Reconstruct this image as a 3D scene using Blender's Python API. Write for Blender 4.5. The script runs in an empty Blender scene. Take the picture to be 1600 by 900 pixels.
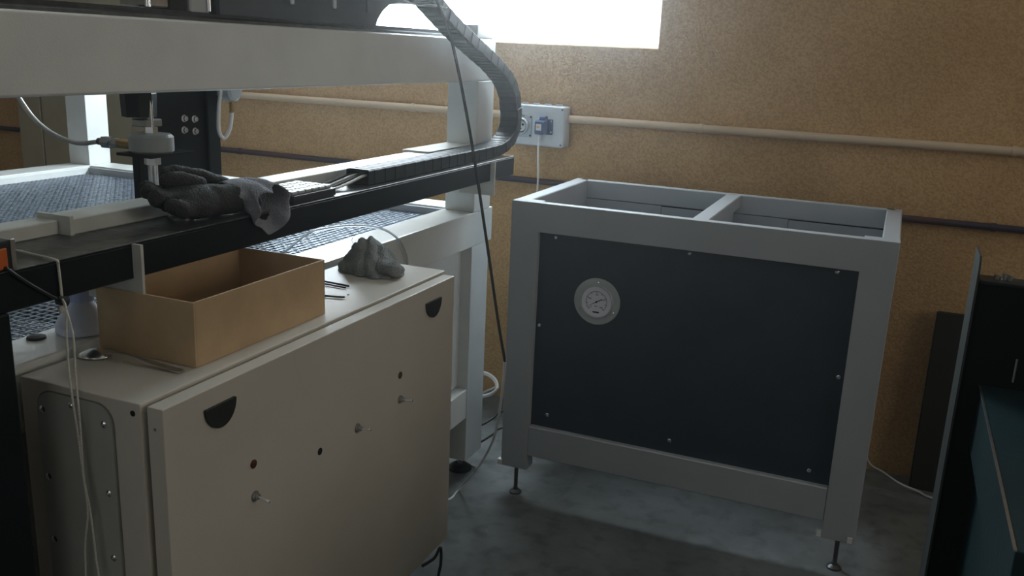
import bpy, bmesh, math, random
from mathutils import Vector, Matrix, Euler
random.seed(7)
SC = bpy.context.scene
COL = SC.collection

# ------------------------------------------------------------------ camera, world, lights, exposure
YAW, PITCH, ROLL, FPX, EYE = 0.390860968, 0.256780942, 0.0437381583, 1423.21057, 1.55
_f = Vector((-math.sin(YAW) * math.cos(PITCH), math.cos(YAW) * math.cos(PITCH), -math.sin(PITCH)))
_r = Vector((math.cos(YAW), math.sin(YAW), 0.0))
_u = _r.cross(_f)
_r2 = math.cos(ROLL) * _r + math.sin(ROLL) * _u
_u2 = -math.sin(ROLL) * _r + math.cos(ROLL) * _u
CAM = Vector((0, 0, EYE))
cam_data = bpy.data.cameras.new('camera')
cam_data.sensor_width = 36.0
cam_data.sensor_fit = 'HORIZONTAL'
cam_data.lens = FPX / 1600.0 * 36.0
cam_data.clip_start = 0.02
cam = bpy.data.objects.new('camera', cam_data)
COL.objects.link(cam)
M = Matrix.Identity(4)
for i in range(3):
    M[i][0] = _r2[i]; M[i][1] = _u2[i]; M[i][2] = -_f[i]; M[i][3] = CAM[i]
cam.matrix_world = M
SC.camera = cam


def at(u, v, axis, val):
    """pixel of the 1600x900 frame -> point on the world plane axis = val"""
    d = _r2 * ((u - 800.0) / FPX) + _u2 * (-(v - 450.0) / FPX) + _f
    t = (val - CAM[axis]) / d[axis]
    return CAM + d * t


world = bpy.data.worlds.new('world')
SC.world = world
world.use_nodes = True
bg = world.node_tree.nodes['Background']
bg.inputs[0].default_value = (0.80, 0.90, 1.0, 1)
bg.inputs[1].default_value = 1.0

# scattering haze added to the air to imitate lens glare around the window
_nt = world.node_tree
_vol = _nt.nodes.new('ShaderNodeVolumeScatter')
_vol.inputs['Color'].default_value = (1, 1, 1, 1)
_vol.inputs['Density'].default_value = 0.012
_vol.inputs['Anisotropy'].default_value = 0.87
_nt.links.new(_vol.outputs[0], _nt.nodes['World Output'].inputs['Volume'])

WINDOW_STRENGTH = 19.0        # the frosted window over the machine
BACK_WINDOW_STRENGTH = 0.5   # the big shop window behind the photographer
SIDE_WINDOW_STRENGTH = 2.7   # the window in the right-hand wall
SC.view_settings.view_transform = 'Standard'
SC.view_settings.look = 'None'
SC.view_settings.gamma = 1.0
SC.view_settings.use_curve_mapping = False
SC.view_settings.exposure = 0.15


# ------------------------------------------------------------------ materials
def mat(name, col, rough=0.5, metal=0.0, var=0.0, vscale=20.0, bump=0.0, bscale=200.0, col2=None, spec=0.5,
        trans=0.0, emit=None, estr=0.0, coat=0.0, detail=4.0, thr=None):
    m = bpy.data.materials.new(name)
    m.use_nodes = True
    nt = m.node_tree
    b = nt.nodes['Principled BSDF']
    b.inputs['Base Color'].default_value = (*col, 1)
    b.inputs['Roughness'].default_value = rough
    b.inputs['Metallic'].default_value = metal
    b.inputs['Specular IOR Level'].default_value = spec
    b.inputs['Transmission Weight'].default_value = trans
    b.inputs['Coat Weight'].default_value = coat
    if emit:
        b.inputs['Emission Color'].default_value = (*emit, 1)
        b.inputs['Emission Strength'].default_value = estr
    tc = nt.nodes.new('ShaderNodeTexCoord')
    if var > 0 or col2:
        n = nt.nodes.new('ShaderNodeTexNoise')
        n.inputs['Scale'].default_value = vscale
        n.inputs['Detail'].default_value = detail
        n.inputs['Roughness'].default_value = 0.6
        nt.links.new(tc.outputs['Object'], n.inputs['Vector'])
        r = nt.nodes.new('ShaderNodeValToRGB')
        lo, hi = (0.35, 0.65) if thr is None else thr
        r.color_ramp.elements[0].position = lo
        r.color_ramp.elements[1].position = hi
        c2 = col2 if col2 else tuple(min(1, c * (1 + var)) for c in col)
        c1 = col if col2 else tuple(c * (1 - var) for c in col)
        r.color_ramp.elements[0].color = (*c1, 1)
        r.color_ramp.elements[1].color = (*c2, 1)
        nt.links.new(n.outputs['Fac'], r.inputs['Fac'])
        nt.links.new(r.outputs['Color'], b.inputs['Base Color'])
    if bump > 0:
        n2 = nt.nodes.new('ShaderNodeTexNoise')
        n2.inputs['Scale'].default_value = bscale
        n2.inputs['Detail'].default_value = 3.0
        nt.links.new(tc.outputs['Object'], n2.inputs['Vector'])
        bp = nt.nodes.new('ShaderNodeBump')
        bp.inputs['Strength'].default_value = bump
        bp.inputs['Distance'].default_value = 0.01
        nt.links.new(n2.outputs['Fac'], bp.inputs['Height'])
        nt.links.new(bp.outputs['Normal'], b.inputs['Normal'])
    return m


def plaster():
    m = mat('ochre_plaster', (0.40, 0.255, 0.13), 0.9, var=0.0, bump=0.0, spec=0.2)
    nt = m.node_tree; b = nt.nodes['Principled BSDF']
    tc = nt.nodes.new('ShaderNodeTexCoord')
    big = nt.nodes.new('ShaderNodeTexNoise'); big.inputs['Scale'].default_value = 2.2; big.inputs['Detail'].default_value = 6
    fine = nt.nodes.new('ShaderNodeTexNoise'); fine.inputs['Scale'].default_value = 120; fine.inputs['Detail'].default_value = 3
    vor = nt.nodes.new('ShaderNodeTexVoronoi'); vor.inputs['Scale'].default_value = 90
    for n in (big, fine, vor): nt.links.new(tc.outputs['Object'], n.inputs['Vector'])
    r1 = nt.nodes.new('ShaderNodeValToRGB')
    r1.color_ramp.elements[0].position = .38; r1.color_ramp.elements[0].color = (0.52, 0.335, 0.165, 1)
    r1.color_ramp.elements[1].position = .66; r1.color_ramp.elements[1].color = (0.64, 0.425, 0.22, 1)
    nt.links.new(big.outputs['Fac'], r1.inputs['Fac'])
    r2 = nt.nodes.new('ShaderNodeValToRGB')
    r2.color_ramp.elements[0].position = .36; r2.color_ramp.elements[0].color = (0.80, 0.77, 0.74, 1)
    r2.color_ramp.elements[1].position = .60; r2.color_ramp.elements[1].color = (1, 1, 1, 1)
    nt.links.new(fine.outputs['Fac'], r2.inputs['Fac'])
    mx = nt.nodes.new('ShaderNodeMix'); mx.data_type = 'RGBA'; mx.blend_type = 'MULTIPLY'
    mx.inputs[0].default_value = 1
    nt.links.new(r1.outputs['Color'], mx.inputs[6]); nt.links.new(r2.outputs['Color'], mx.inputs[7])
    nt.links.new(mx.outputs[2], b.inputs['Base Color'])
    bp = nt.nodes.new('ShaderNodeBump'); bp.inputs['Strength'].default_value = 0.55; bp.inputs['Distance'].default_value = 0.006
    nt.links.new(fine.outputs['Fac'], bp.inputs['Height'])
    nt.links.new(bp.outputs['Normal'], b.inputs['Normal'])
    return m


def concrete():
    m = mat('concrete', (0.3, 0.3, 0.29), 0.75, spec=0.3)
    nt = m.node_tree; b = nt.nodes['Principled BSDF']
    tc = nt.nodes.new('ShaderNodeTexCoord')
    big = nt.nodes.new('ShaderNodeTexNoise'); big.inputs['Scale'].default_value = 2.6; big.inputs['Detail'].default_value = 8
    big.inputs['Roughness'].default_value = .65
    sp = nt.nodes.new('ShaderNodeTexNoise'); sp.inputs['Scale'].default_value = 14; sp.inputs['Detail'].default_value = 5
    for n in (big, sp): nt.links.new(tc.outputs['Object'], n.inputs['Vector'])
    r1 = nt.nodes.new('ShaderNodeValToRGB')
    r1.color_ramp.elements[0].position = .3; r1.color_ramp.elements[0].color = (0.11, 0.12, 0.12, 1)
    r1.color_ramp.elements[1].position = .7; r1.color_ramp.elements[1].color = (0.215, 0.232, 0.237, 1)
    nt.links.new(big.outputs['Fac'], r1.inputs['Fac'])
    r2 = nt.nodes.new('ShaderNodeValToRGB')
    r2.color_ramp.elements[0].position = .26; r2.color_ramp.elements[0].color = (0.60, 0.60, 0.60, 1)
    r2.color_ramp.elements[1].position = .50; r2.color_ramp.elements[1].color = (1, 1, 1, 1)
    nt.links.new(sp.outputs['Fac'], r2.inputs['Fac'])
    mx = nt.nodes.new('ShaderNodeMix'); mx.data_type = 'RGBA'; mx.blend_type = 'MULTIPLY'; mx.inputs[0].default_value = 1
    nt.links.new(r1.outputs['Color'], mx.inputs[6]); nt.links.new(r2.outputs['Color'], mx.inputs[7])
    nt.links.new(mx.outputs[2], b.inputs['Base Color'])
    bp = nt.nodes.new('ShaderNodeBump'); bp.inputs['Strength'].default_value = 0.3; bp.inputs['Distance'].default_value = 0.004
    nt.links.new(sp.outputs['Fac'], bp.inputs['Height']); nt.links.new(bp.outputs['Normal'], b.inputs['Normal'])
    return m


MT = dict(
    plaster=plaster(), floor=concrete(),
    ceiling=mat('ceiling_paint', (0.55, 0.53, 0.48), 0.9, var=.05),
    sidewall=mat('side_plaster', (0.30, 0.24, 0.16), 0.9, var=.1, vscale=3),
    doorpaint=mat('door_paint', (0.40, 0.355, 0.26), 0.6, var=.08, vscale=3),
    pane=mat('frosted_pane', (0.9, 0.95, 1), 0.5, emit=(0.80, 0.92, 1.0), estr=WINDOW_STRENGTH),
    pane2=mat('back_pane', (0.9, 0.95, 1), 0.5, emit=(1.0, 0.97, 0.90), estr=BACK_WINDOW_STRENGTH),
    pane3=mat('side_pane', (0.9, 0.95, 1), 0.5, emit=(1.0, 0.93, 0.83), estr=SIDE_WINDOW_STRENGTH),
    winframe=mat('window_frame_paint', (0.75, 0.78, 0.78), 0.5, var=.03),
    cream=mat('cream_powder_coat', (0.62, 0.58, 0.51), 0.42, var=.03, vscale=6, bump=.12, bscale=500),
    white=mat('white_paint', (0.74, 0.76, 0.74), 0.20, var=.05, vscale=5, bump=.06, bscale=300),
    white2=mat('dusty_white_paint', (0.60, 0.61, 0.57), 0.45, var=.08, vscale=14),
    grey=mat('light_grey_paint', (0.375, 0.40, 0.425), 0.40, var=.03, vscale=5, bump=.06, bscale=400),
    navy=mat('dark_slate_panel', (0.024, 0.040, 0.056), 0.45, var=.12, vscale=8, bump=.05, bscale=400),
    black=mat('black_paint', (0.010, 0.014, 0.016), 0.45, var=.15, vscale=9, bump=.05, spec=.25),
    railblack=mat('rail_black_steel', (0.005, 0.009, 0.012), 0.40, var=.2, vscale=9, bump=.05, spec=.25),
    railtop=mat('scuffed_rail_top', (0.035, 0.04, 0.042), 0.35, metal=.2, col2=(0.14, 0.14, 0.13), vscale=18, bump=.12, bscale=60, thr=(.40, .68)),
    plastic=mat('black_plastic', (0.022, 0.028, 0.032), 0.42, var=.1),
    chain=mat('chain_plastic', (0.020, 0.028, 0.032), 0.5, var=.12, vscale=40, spec=.25),
    rubber=mat('black_rubber', (0.015, 0.017, 0.018), 0.6, var=.1),
    chrome=mat('chrome', (0.82, 0.83, 0.84), 0.26, metal=1, var=.04, vscale=50),
    steel=mat('brushed_steel', (0.50, 0.51, 0.51), 0.35, metal=1, var=.08, vscale=60),
    darksteel=mat('dark_steel', (0.13, 0.14, 0.14), 0.4, metal=.8, var=.15, vscale=40),
    galv=mat('galvanised_grating', (0.50, 0.56, 0.64), 0.34, metal=.8, var=.25, vscale=30),
    brass=mat('brass', (0.42, 0.30, 0.15), 0.3, metal=1, var=.1, vscale=60),
    nozzlegrey=mat('collar_grey', (0.30, 0.32, 0.31), 0.5, var=.06, vscale=30),
    water=mat('tank_water', (0.012, 0.02, 0.03), 0.08, var=.1, vscale=5, bump=.06, bscale=12),
    wood=mat('thin_plywood', (0.57, 0.405, 0.235), 0.62, var=.10, vscale=9, bump=.05, bscale=80),
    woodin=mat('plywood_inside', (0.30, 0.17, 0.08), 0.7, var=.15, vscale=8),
    cloth=mat('grey_glove_cloth', (0.27, 0.29, 0.29), 0.95, var=.2, vscale=25, bump=.7, bscale=240, spec=.1),
    clothd=mat('dark_glove_coating', (0.045, 0.048, 0.046), 0.8, var=.2, vscale=25, bump=.6, bscale=200, spec=.2),
    cuff=mat('glove_cuff_cloth', (0.36, 0.38, 0.43), 0.95, var=.12, vscale=25, bump=.7, bscale=260, spec=.1),
    navycloth=mat('cuff_shade_navy', (0.03, 0.04, 0.075), 0.95, var=.1),
    bottle=mat('milky_plastic', (0.74, 0.80, 0.95), 0.35, var=.04, trans=.15),
    bluecap=mat('pale_blue_plastic', (0.40, 0.50, 0.82), 0.4, var=.04),
    orange=mat('orange_plastic', (0.62, 0.13, 0.02), 0.4, var=.05),
    string=mat('white_string', (0.72, 0.71, 0.63), 0.9, var=.12, vscale=300, bump=.5, bscale=600),
    wcable=mat('white_cable_plastic', (0.80, 0.80, 0.80), 0.4, var=.03),
    whose=mat('clear_hose', (0.62, 0.68, 0.72), 0.2, var=.03, trans=.6),
    conduit=mat('beige_conduit', (0.60, 0.47, 0.33), 0.55, var=.05, vscale=4),
    pipe=mat('dark_blue_pipe', (0.035, 0.032, 0.055), 0.4, col2=(0.075, 0.035, 0.035), vscale=2.5),
    socket=mat('socket_box_plastic', (0.52, 0.56, 0.60), 0.4, var=.03),
    socketin=mat('socket_face_plastic', (0.42, 0.46, 0.50), 0.4, var=.03),
    blueplug=mat('blue_plug_plastic', (0.035, 0.07, 0.17), 0.4, var=.1),
    label=mat('printed_label', (0.6, 0.6, 0.6), 0.5, var=.04),
    redled=mat('dull_red_lens', (0.10, 0.035, 0.025), 0.25, var=.2),
    hole=mat('hole_black', (0.004, 0.004, 0.004), 0.9, var=.1),
    dial=mat('dial_white', (0.80, 0.82, 0.88), 0.5, var=.02),
    glassd=mat('gauge_bezel', (0.42, 0.46, 0.47), 0.3, metal=.3, var=.04),
    ink=mat('dial_ink', (0.01, 0.01, 0.012), 0.6, var=.1),
    keycap=mat('grey_keycap', (0.42, 0.44, 0.42), 0.35, var=.05),
    teal=mat('dark_teal_paint', (0.007, 0.024, 0.029), 0.45, spec=.25, var=.2, vscale=5, bump=.1, bscale=50),
    machblack=mat('machine_matt_black', (0.004, 0.005, 0.005), 0.7, var=.2, vscale=9, spec=.1),
    board=mat('dark_board', (0.014, 0.012, 0.009), 0.8, var=.15, vscale=5),
    sheet=mat('dull_aluminium_sheet', (0.045, 0.053, 0.053), 0.45, metal=.4, var=.15, vscale=12),
    gasket=mat('panel_gasket', (0.20, 0.205, 0.19), 0.7, var=.1),
    sideplate=mat('side_cover_paint', (0.42, 0.43, 0.40), 0.42, var=.03),
    lamp=mat('grey_sensor_shell', (0.50, 0.53, 0.55), 0.35, var=.03),
)


# ------------------------------------------------------------------ mesh helpers
def link(name, bm, m, parent=None, smooth=None, mods=None):
    me = bpy.data.meshes.new(name)
    bm.normal_update()
    bm.to_mesh(me); bm.free()
    o = bpy.data.objects.new(name, me)
    COL.objects.link(o)
    if m is not None:
        for mm in (m if isinstance(m, (list, tuple)) else [m]): me.materials.append(mm)
    if parent is not None:
        o.parent = parent
        o.matrix_parent_inverse = Matrix.Translation(-parent_world(parent))
    if smooth:
        me.polygons.foreach_set('use_smooth', [True] * len(me.polygons))
        if smooth != 'all':
            try: me.set_sharp_from_angle(angle=math.radians(35))
            except Exception: pass
        wn = o.modifiers.new('weighted', 'WEIGHTED_NORMAL'); wn.keep_sharp = True; wn.weight = 90
    return o


def parent_world(p):
    v = Vector(p.location)
    return v + (parent_world(p.parent) - parent_world(p.parent) if p.parent else Vector((0, 0, 0)))


def thing(name, label, cat, loc=(0, 0, 0), group=None):
    o = bpy.data.objects.new(name, None)
    COL.objects.link(o)
    o.empty_display_size = 0.05
    o.location = loc
    o['label'] = label; o['category'] = cat
    if group: o['group'] = group
    return o


def tag(o, label, cat, group=None):
    o['label'] = label; o['category'] = cat
    if group: o['group'] = group
    return o


def struct(name, bm, m, parent=None):
    o = link(name, bm, m, parent)
    if parent is None: o['kind'] = 'structure'
    return o


def box(bm, x0, x1, y0, y1, z0, z1, bev=0.0, seg=1, mi=0, rot=None):
    x0, x1 = min(x0, x1), max(x0, x1); y0, y1 = min(y0, y1), max(y0, y1); z0, z1 = min(z0, z1), max(z0, z1)
    vs = [bm.verts.new(p) for p in ((x0, y0, z0), (x1, y0, z0), (x1, y1, z0), (x0, y1, z0), (x0, y0, z1), (x1, y0, z1), (x1, y1, z1), (x0, y1, z1))]
    fs = [bm.faces.new([vs[i] for i in f]) for f in ((0, 3, 2, 1), (4, 5, 6, 7), (0, 1, 5, 4), (1, 2, 6, 5), (2, 3, 7, 6), (3, 0, 4, 7))]
    for f in fs: f.material_index = mi
    if rot is not None:
        c = Vector(((x0 + x1) / 2, (y0 + y1) / 2, (z0 + z1) / 2))
        bmesh.ops.rotate(bm, verts=vs, cent=c, matrix=rot)
    if bev > 0:
        es = list({e for f in fs for e in f.edges})
        r = bmesh.ops.bevel(bm, geom=es, offset=bev, segments=seg, affect='EDGES', profile=0.5)
        for f in r['faces']: f.material_index = mi
    return vs


def B(*a, **k):
    bm = bmesh.new(); box(bm, *a, **k); return bm


def frame_of(d):
    d = Vector(d).normalized()
    a = Vector((0, 0, 1)) if abs(d.z) < 0.9 else Vector((1, 0, 0))
    u = d.cross(a).normalized(); v = d.cross(u).normalized()
    return u, v


def cyl(bm, p0, p1, r0, r1=None, n=16, cap=True, mi=0):
    p0, p1 = Vector(p0), Vector(p1); r1 = r0 if r1 is None else r1
    u, v = frame_of(p1 - p0)
    rings = []
    for p, r in ((p0, r0), (p1, r1)):
        rings.append([bm.verts.new(p + (u * math.cos(2 * math.pi * k / n) + v * math.sin(2 * math.pi * k / n)) * r) for k in range(n)])
    for k in range(n):
        f = bm.faces.new((rings[0][k], rings[0][(k + 1) % n], rings[1][(k + 1) % n], rings[1][k])); f.material_index = mi
    if cap:
        f = bm.faces.new(rings[0][::-1]); f.material_index = mi
        f = bm.faces.new(rings[1]); f.material_index = mi
    return rings


def lathe(bm, p0, axis, prof, n=24, mi=0):
    """prof: list of (distance along axis, radius)"""
    p0 = Vector(p0); d = Vector(axis).normalized(); u, v = frame_of(d)
    prev = None
    for h, r in prof:
        if r < 1e-6:
            ring = [bm.verts.new(p0 + d * h)]
        else:
            ring = [bm.verts.new(p0 + d * h + (u * math.cos(2 * math.pi * k / n) + v * math.sin(2 * math.pi * k / n)) * r) for k in range(n)]
        if prev is not None:
            for k in range(n):
                a = prev[k % len(prev)]; b = prev[(k + 1) % len(prev)]; c = ring[(k + 1) % len(ring)]; e = ring[k % len(ring)]
                vs = []
                for q in (a, b, c, e):
                    if q not in vs: vs.append(q)
                if len(vs) > 2:
                    f = bm.faces.new(vs); f.material_index = mi
        prev = ring
    bmesh.ops.recalc_face_normals(bm, faces=bm.faces[:])


def smooth_path(pts, n=8):
    pts = [Vector(p) for p in pts]
    P = [pts[0] * 2 - pts[1]] + pts + [pts[-1] * 2 - pts[-2]]
    out = []
    for i in range(1, len(P) - 2):
        a, b, c, d = P[i - 1], P[i], P[i + 1], P[i + 2]
        for k in range(n):
            t = k / n
            out.append(0.5 * ((2 * b) + (c - a) * t + (2 * a - 5 * b + 4 * c - d) * t * t + (3 * b - a - 3 * c + d) * t ** 3))
    out.append(P[-2])
    return out


def tube(bm, pts, r, n=8, sm=8, cap=True, mi=0, radii=None):
    path = smooth_path(pts, sm) if sm > 1 else [Vector(p) for p in pts]
    t0 = (path[1] - path[0]).normalized()
    u, v = frame_of(t0)
    rings = []
    for i, p in enumerate(path):
        t = (path[min(i + 1, len(path) - 1)] - path[max(i - 1, 0)])
        if t.length > 1e-9:
            t.normalize()
            u = (u - t * u.dot(t))
            if u.length < 1e-6: u, v = frame_of(t)
            u.normalize(); v = t.cross(u)
        rr = r if radii is None else radii[min(len(radii) - 1, int(i * (len(radii) - 1) / max(1, len(path) - 1) + .5))]
        rings.append([bm.verts.new(p + (u * math.cos(2 * math.pi * k / n) + v * math.sin(2 * math.pi * k / n)) * rr) for k in range(n)])
    for a, b in zip(rings, rings[1:]):
        for k in range(n):
            f = bm.faces.new((a[k], a[(k + 1) % n], b[(k + 1) % n], b[k])); f.material_index = mi
    if cap:
        bm.faces.new(rings[0][::-1]).material_index = mi
        bm.faces.new(rings[-1]).material_index = mi
    return path


def prism(bm, pts, axis, a0, a1, mi=0):
    """pts: 2D outline in the two other axes (in order), extruded along axis"""
    def mk(p, a):
        q = [0, 0, 0]; o = [i for i in range(3) if i != axis]
        q[o[0]], q[o[1]] = p; q[axis] = a
        return bm.verts.new(q)
    A = [mk(p, a0) for p in pts]; Bv = [mk(p, a1) for p in pts]
    n = len(pts)
    for k in range(n):
        bm.faces.new((A[k], A[(k + 1) % n], Bv[(k + 1) % n], Bv[k])).material_index = mi
    bm.faces.new(A[::-1]).material_index = mi; bm.faces.new(Bv).material_index = mi
    bmesh.ops.recalc_face_normals(bm, faces=bm.faces[:])


def T(pts, r, name, m, parent=None, n=8, sm=8):
    bm = bmesh.new(); tube(bm, pts, r, n, sm)
    return link(name, bm, m, parent, smooth='all')


def screw(p, axis, parent, r=0.006, h=0.003, m='chrome', name='screw'):
    bm = bmesh.new(); d = Vector(axis).normalized()
    lathe(bm, Vector(p), d, [(-0.0005, r), (h * .5, r), (h, r * .6), (h, r * .35), (h * .5, r * .3), (h * .5, 0)], n=12)
    return link(name, bm, MT[m], parent, smooth=True)


def bolt(p, axis, parent, r=0.009, h=0.006, m='steel', name='bolt'):
    bm = bmesh.new(); d = Vector(axis).normalized(); p = Vector(p)
    cyl(bm, p - d * .0005, p + d * .0015, r * 1.35, n=16); cyl(bm, p + d * .0015, p + d * h, r, n=6)
    cyl(bm, p + d * h, p + d * (h + .003), r * .5, n=8)
    return link(name, bm, MT[m], parent, smooth=True)


# ================================================================== THE ROOM
WY = 3.62                       # inner face of the wall with the window
XL, XR, YF, ZC = -5.4, 3.2, -3.6, 3.2
WX0, WX1, WZ0, WZ1 = -2.80, -0.915, 1.571, 2.45
bm = bmesh.new(); box(bm, XL - .2, XR + .2, YF - .2, WY + .3, -.1, 0); struct('floor', bm, MT['floor'])
bm = bmesh.new(); box(bm, XL - .2, XR + .2, YF - .2, WY + .3, ZC, ZC + .1); struct('ceiling', bm, MT['ceiling'])
bm = bmesh.new()
box(bm, XL - .2, WX0, WY, WY + .3, 0, ZC); box(bm, WX1, XR + .2, WY, WY + .3, 0, ZC)
box(bm, WX0, WX1, WY, WY + .3, 0, WZ0); box(bm, WX0, WX1, WY, WY + .3, WZ1, ZC)
struct('wall_back', bm, MT['plaster'])
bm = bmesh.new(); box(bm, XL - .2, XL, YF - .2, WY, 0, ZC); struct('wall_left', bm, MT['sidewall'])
bm = bmesh.new()
SY0, SY1, SZ0, SZ1 = .9, 2.6, 1.35, 2.6
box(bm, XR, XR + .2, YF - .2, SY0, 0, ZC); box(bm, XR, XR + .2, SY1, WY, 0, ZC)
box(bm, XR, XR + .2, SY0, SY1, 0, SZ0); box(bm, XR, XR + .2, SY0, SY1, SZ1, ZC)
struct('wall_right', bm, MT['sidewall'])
bm = bmesh.new(); box(bm, XR + .06, XR + .07, SY0, SY1, SZ0, SZ1); w3 = struct('window_3', bm, MT['pane3'])
for y in (SY0, (SY0 + SY1) / 2 - .02, SY1 - .04):
    link('window_frame', B(XR + .03, XR + .06, y, y + .04, SZ0, SZ1), MT['winframe'], w3)
bm = bmesh.new()
box(bm, XL, -3.0, YF - .2, YF, 0, ZC); box(bm, 1.0, XR, YF - .2, YF, 0, ZC)
box(bm, -3.0, 1.0, YF - .2, YF, 0, 1.2); box(bm, -3.0, 1.0, YF - .2, YF, 2.7, ZC)
struct('wall_front', bm, MT['sidewall'])
# window over the machine: pane close to the inside, thin frame and reveal
bm = bmesh.new()
box(bm, WX0, WX1, WY + .05, WY + .06, WZ0, WZ1)
w1 = struct('window_1', bm, MT['pane'])
for nm, a in (('window_frame', (WX0, WX0 + .03, WY + .03, WY + .05, WZ0, WZ1)), ('window_frame', (WX1 - .012, WX1, WY + .03, WY + .05, WZ0, WZ1)),
              ('window_frame', (WX0, WX1, WY + .03, WY + .05, WZ1 - .03, WZ1)), ('window_frame', (WX0, WX1, WY + .03, WY + .05, WZ0, WZ0 + .008))):
    bm = B(*a, bev=.002); link(nm, bm, MT['winframe'], w1)
bm = bmesh.new(); box(bm, -3.0, 1.0, YF - .1, YF - .09, 1.2, 2.7); w2 = struct('window_2', bm, MT['pane2'])
for x in (-3.0, -1.68, -.36, .96):
    link('window_frame', B(x, x + .04, YF - .09, YF - .05, 1.2, 2.7), MT['winframe'], w2)
# double door at the far left of the window wall
bm = bmesh.new(); box(bm, -4.42, -3.50, WY - .03, WY, 0, 2.05)
d1 = struct('door_1', bm, MT['doorpaint'])
link('door_leaf', B(-4.41, -4.245, WY - .045, WY - .03, .01, 2.03, bev=.003), MT['doorpaint'], d1)
link('door_leaf', B(-4.233, -3.51, WY - .045, WY - .03, .01, 2.03, bev=.003), MT['doorpaint'], d1)

# ---- conduit, pipe, socket box on the wall
CZ, PZ = 1.280, 1.010
def run(name, x0, x1, z, r, m, label, cat, wall_gap):
    t = thing(name, label, cat, ((x0 + x1) / 2, WY, z))
    y = WY - r - wall_gap
    bm = bmesh.new(); cyl(bm, (x0, y, z), (x1, y, z), r, n=20); link('tube', bm, MT[m], t, smooth=True)
    k = max(1, int((x1 - x0) / .95))
    for i in range(k):
        x = x0 + (x1 - x0) * (i + .5) / k
        bm = bmesh.new()
        cyl(bm, (x - .008, y, z), (x + .008, y, z), r + .003, n=20); box(bm, x - .008, x + .008, y, WY, z - r * .6, z + r * .6)
        link('clip', bm, MT[m], t, smooth=True)
    return t
run('wall_conduit', -3.5, -1.49, CZ, .016, 'conduit', 'beige conduit tube on the ochre wall behind the gantry, left of the socket box', 'conduit', .004)
run('wall_conduit', -1.262, 3.1, CZ, .016, 'conduit', 'beige conduit tube running right along the ochre wall from the socket box', 'conduit', .004)
run('water_pipe', -3.5, 3.1, PZ, .013, 'pipe', 'thin dark blue pipe low on the ochre wall behind the grey frame', 'pipe', .006)
run('water_pipe', -5.3, -4.43, PZ - .005, .013, 'pipe', 'short dark pipe on the wall at the far left, left of the door', 'pipe', .006)

sb = thing('socket_box', 'pale grey wall box with round industrial socket and blue plug socket', 'socket', (-1.372, WY, 1.25))
sx0, sx1, sz0, sz1, sy = -1.487, -1.262, 1.163, 1.330, WY - .075
link('housing', B(sx0, sx1, sy, WY, sz0, sz1, bev=.008, seg=3), MT['socket'], sb, smooth=True)
for k in range(4):
    bm = bmesh.new(); x = sx0 + .035 + k * .05
    cyl(bm, (x, WY - .035, sz1 - .001), (x, WY - .035, sz1 + .006), .014, n=16); link('cable_knockout', bm, MT['socket'], sb, smooth=True)
for dx, dz in ((.012, .012), (sx1 - sx0 - .012, .012), (.012, sz1 - sz0 - .012), (sx1 - sx0 - .012, sz1 - sz0 - .012)):
    screw((sx0 + dx, sy, sz0 + dz), (0, -1, 0), sb, r=.004, m='darksteel')
rs = (-1.448, 1.243)
link('socket_plate', B(rs[0] - .034, rs[0] + .045, sy - .006, sy, rs[1] - .045, rs[1] + .045, bev=.002), MT['socketin'], sb)
bm = bmesh.new(); lathe(bm, (rs[0], sy - .005, rs[1]), (0, -1, 0), [(0, .034), (.012, .034), (.016, .031), (.016, .028), (.004, .027), (.004, 0)], n=32)
rb = link('round_socket', bm, MT['socket'], sb, smooth=True)
bm = bmesh.new(); lathe(bm, (rs[0], sy - .0075, rs[1]), (0, -1, 0), [(0, .0268), (.003, .0268), (.003, 0)], n=24); link('socket_ring', bm, MT['plastic'], rb, smooth=True)
bm = bmesh.new(); lathe(bm, (rs[0], sy - .008, rs[1]), (0, -1, 0), [(0, .022), (.006, .022), (.007, 0)], n=24); link('socket_face', bm, MT['socket'], rb, smooth=True)
for a in (90, 210, 330):
    bm = bmesh.new(); p = Vector((rs[0] + .0115 * math.cos(math.radians(a + 180)), sy - .0145, rs[1] + .0115 * math.sin(math.radians(a + 180))))
    cyl(bm, p, p + Vector((0, -.002, 0)), .0045, n=12); link('contact_hole', bm, MT['hole'], rb)
for i in range(3):
    link('vent_slit', B(rs[0] - .012, rs[0] + .012, sy - .007, sy - .0055, rs[1] + .037 + i * .003, rs[1] + .0385 + i * .003), MT['plastic'], sb)
for sx in (-1, 1):
    for szz in (-1, 1):
        screw((rs[0] + .006 + sx * .034, sy - .006, rs[1] + szz * .038), (0, -1, 0), sb, r=.0035, m='hole')
ps = (-1.345, 1.247)
link('blue_flange', B(ps[0] - .028, ps[0] + .035, sy - .006, sy, ps[1] - .033, ps[1] + .030, bev=.003), MT['blueplug'], sb)['label'] = 'dark blue socket flange'
link('flap', B(ps[0] - .016, ps[0] + .012, sy - .03, sy - .004, ps[1] + .028, ps[1] + .043, bev=.003), MT['blueplug'], sb)
for szz in (-1, 1): screw((ps[0] + .028, sy - .006, ps[1] + szz * .022), (0, -1, 0), sb, r=.004, m='chrome')
pl = thing('power_plug', 'dark blue plug with thin white cable pushed into the wall socket box', 'plug', (ps[0], sy - .01, ps[1]))
bm = bmesh.new(); box(bm, ps[0] - .027, ps[0] + .016, sy - .055, sy - .0065, ps[1] - .030, ps[1] + .025, bev=.006, seg=2); link('plug_body', bm, MT['blueplug'], pl, smooth=True)
link('rating_label', B(ps[0] - .019, ps[0] + .004, sy - .0562, sy - .0545, ps[1] - .014, ps[1] + .012), MT['label'], pl)
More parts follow.
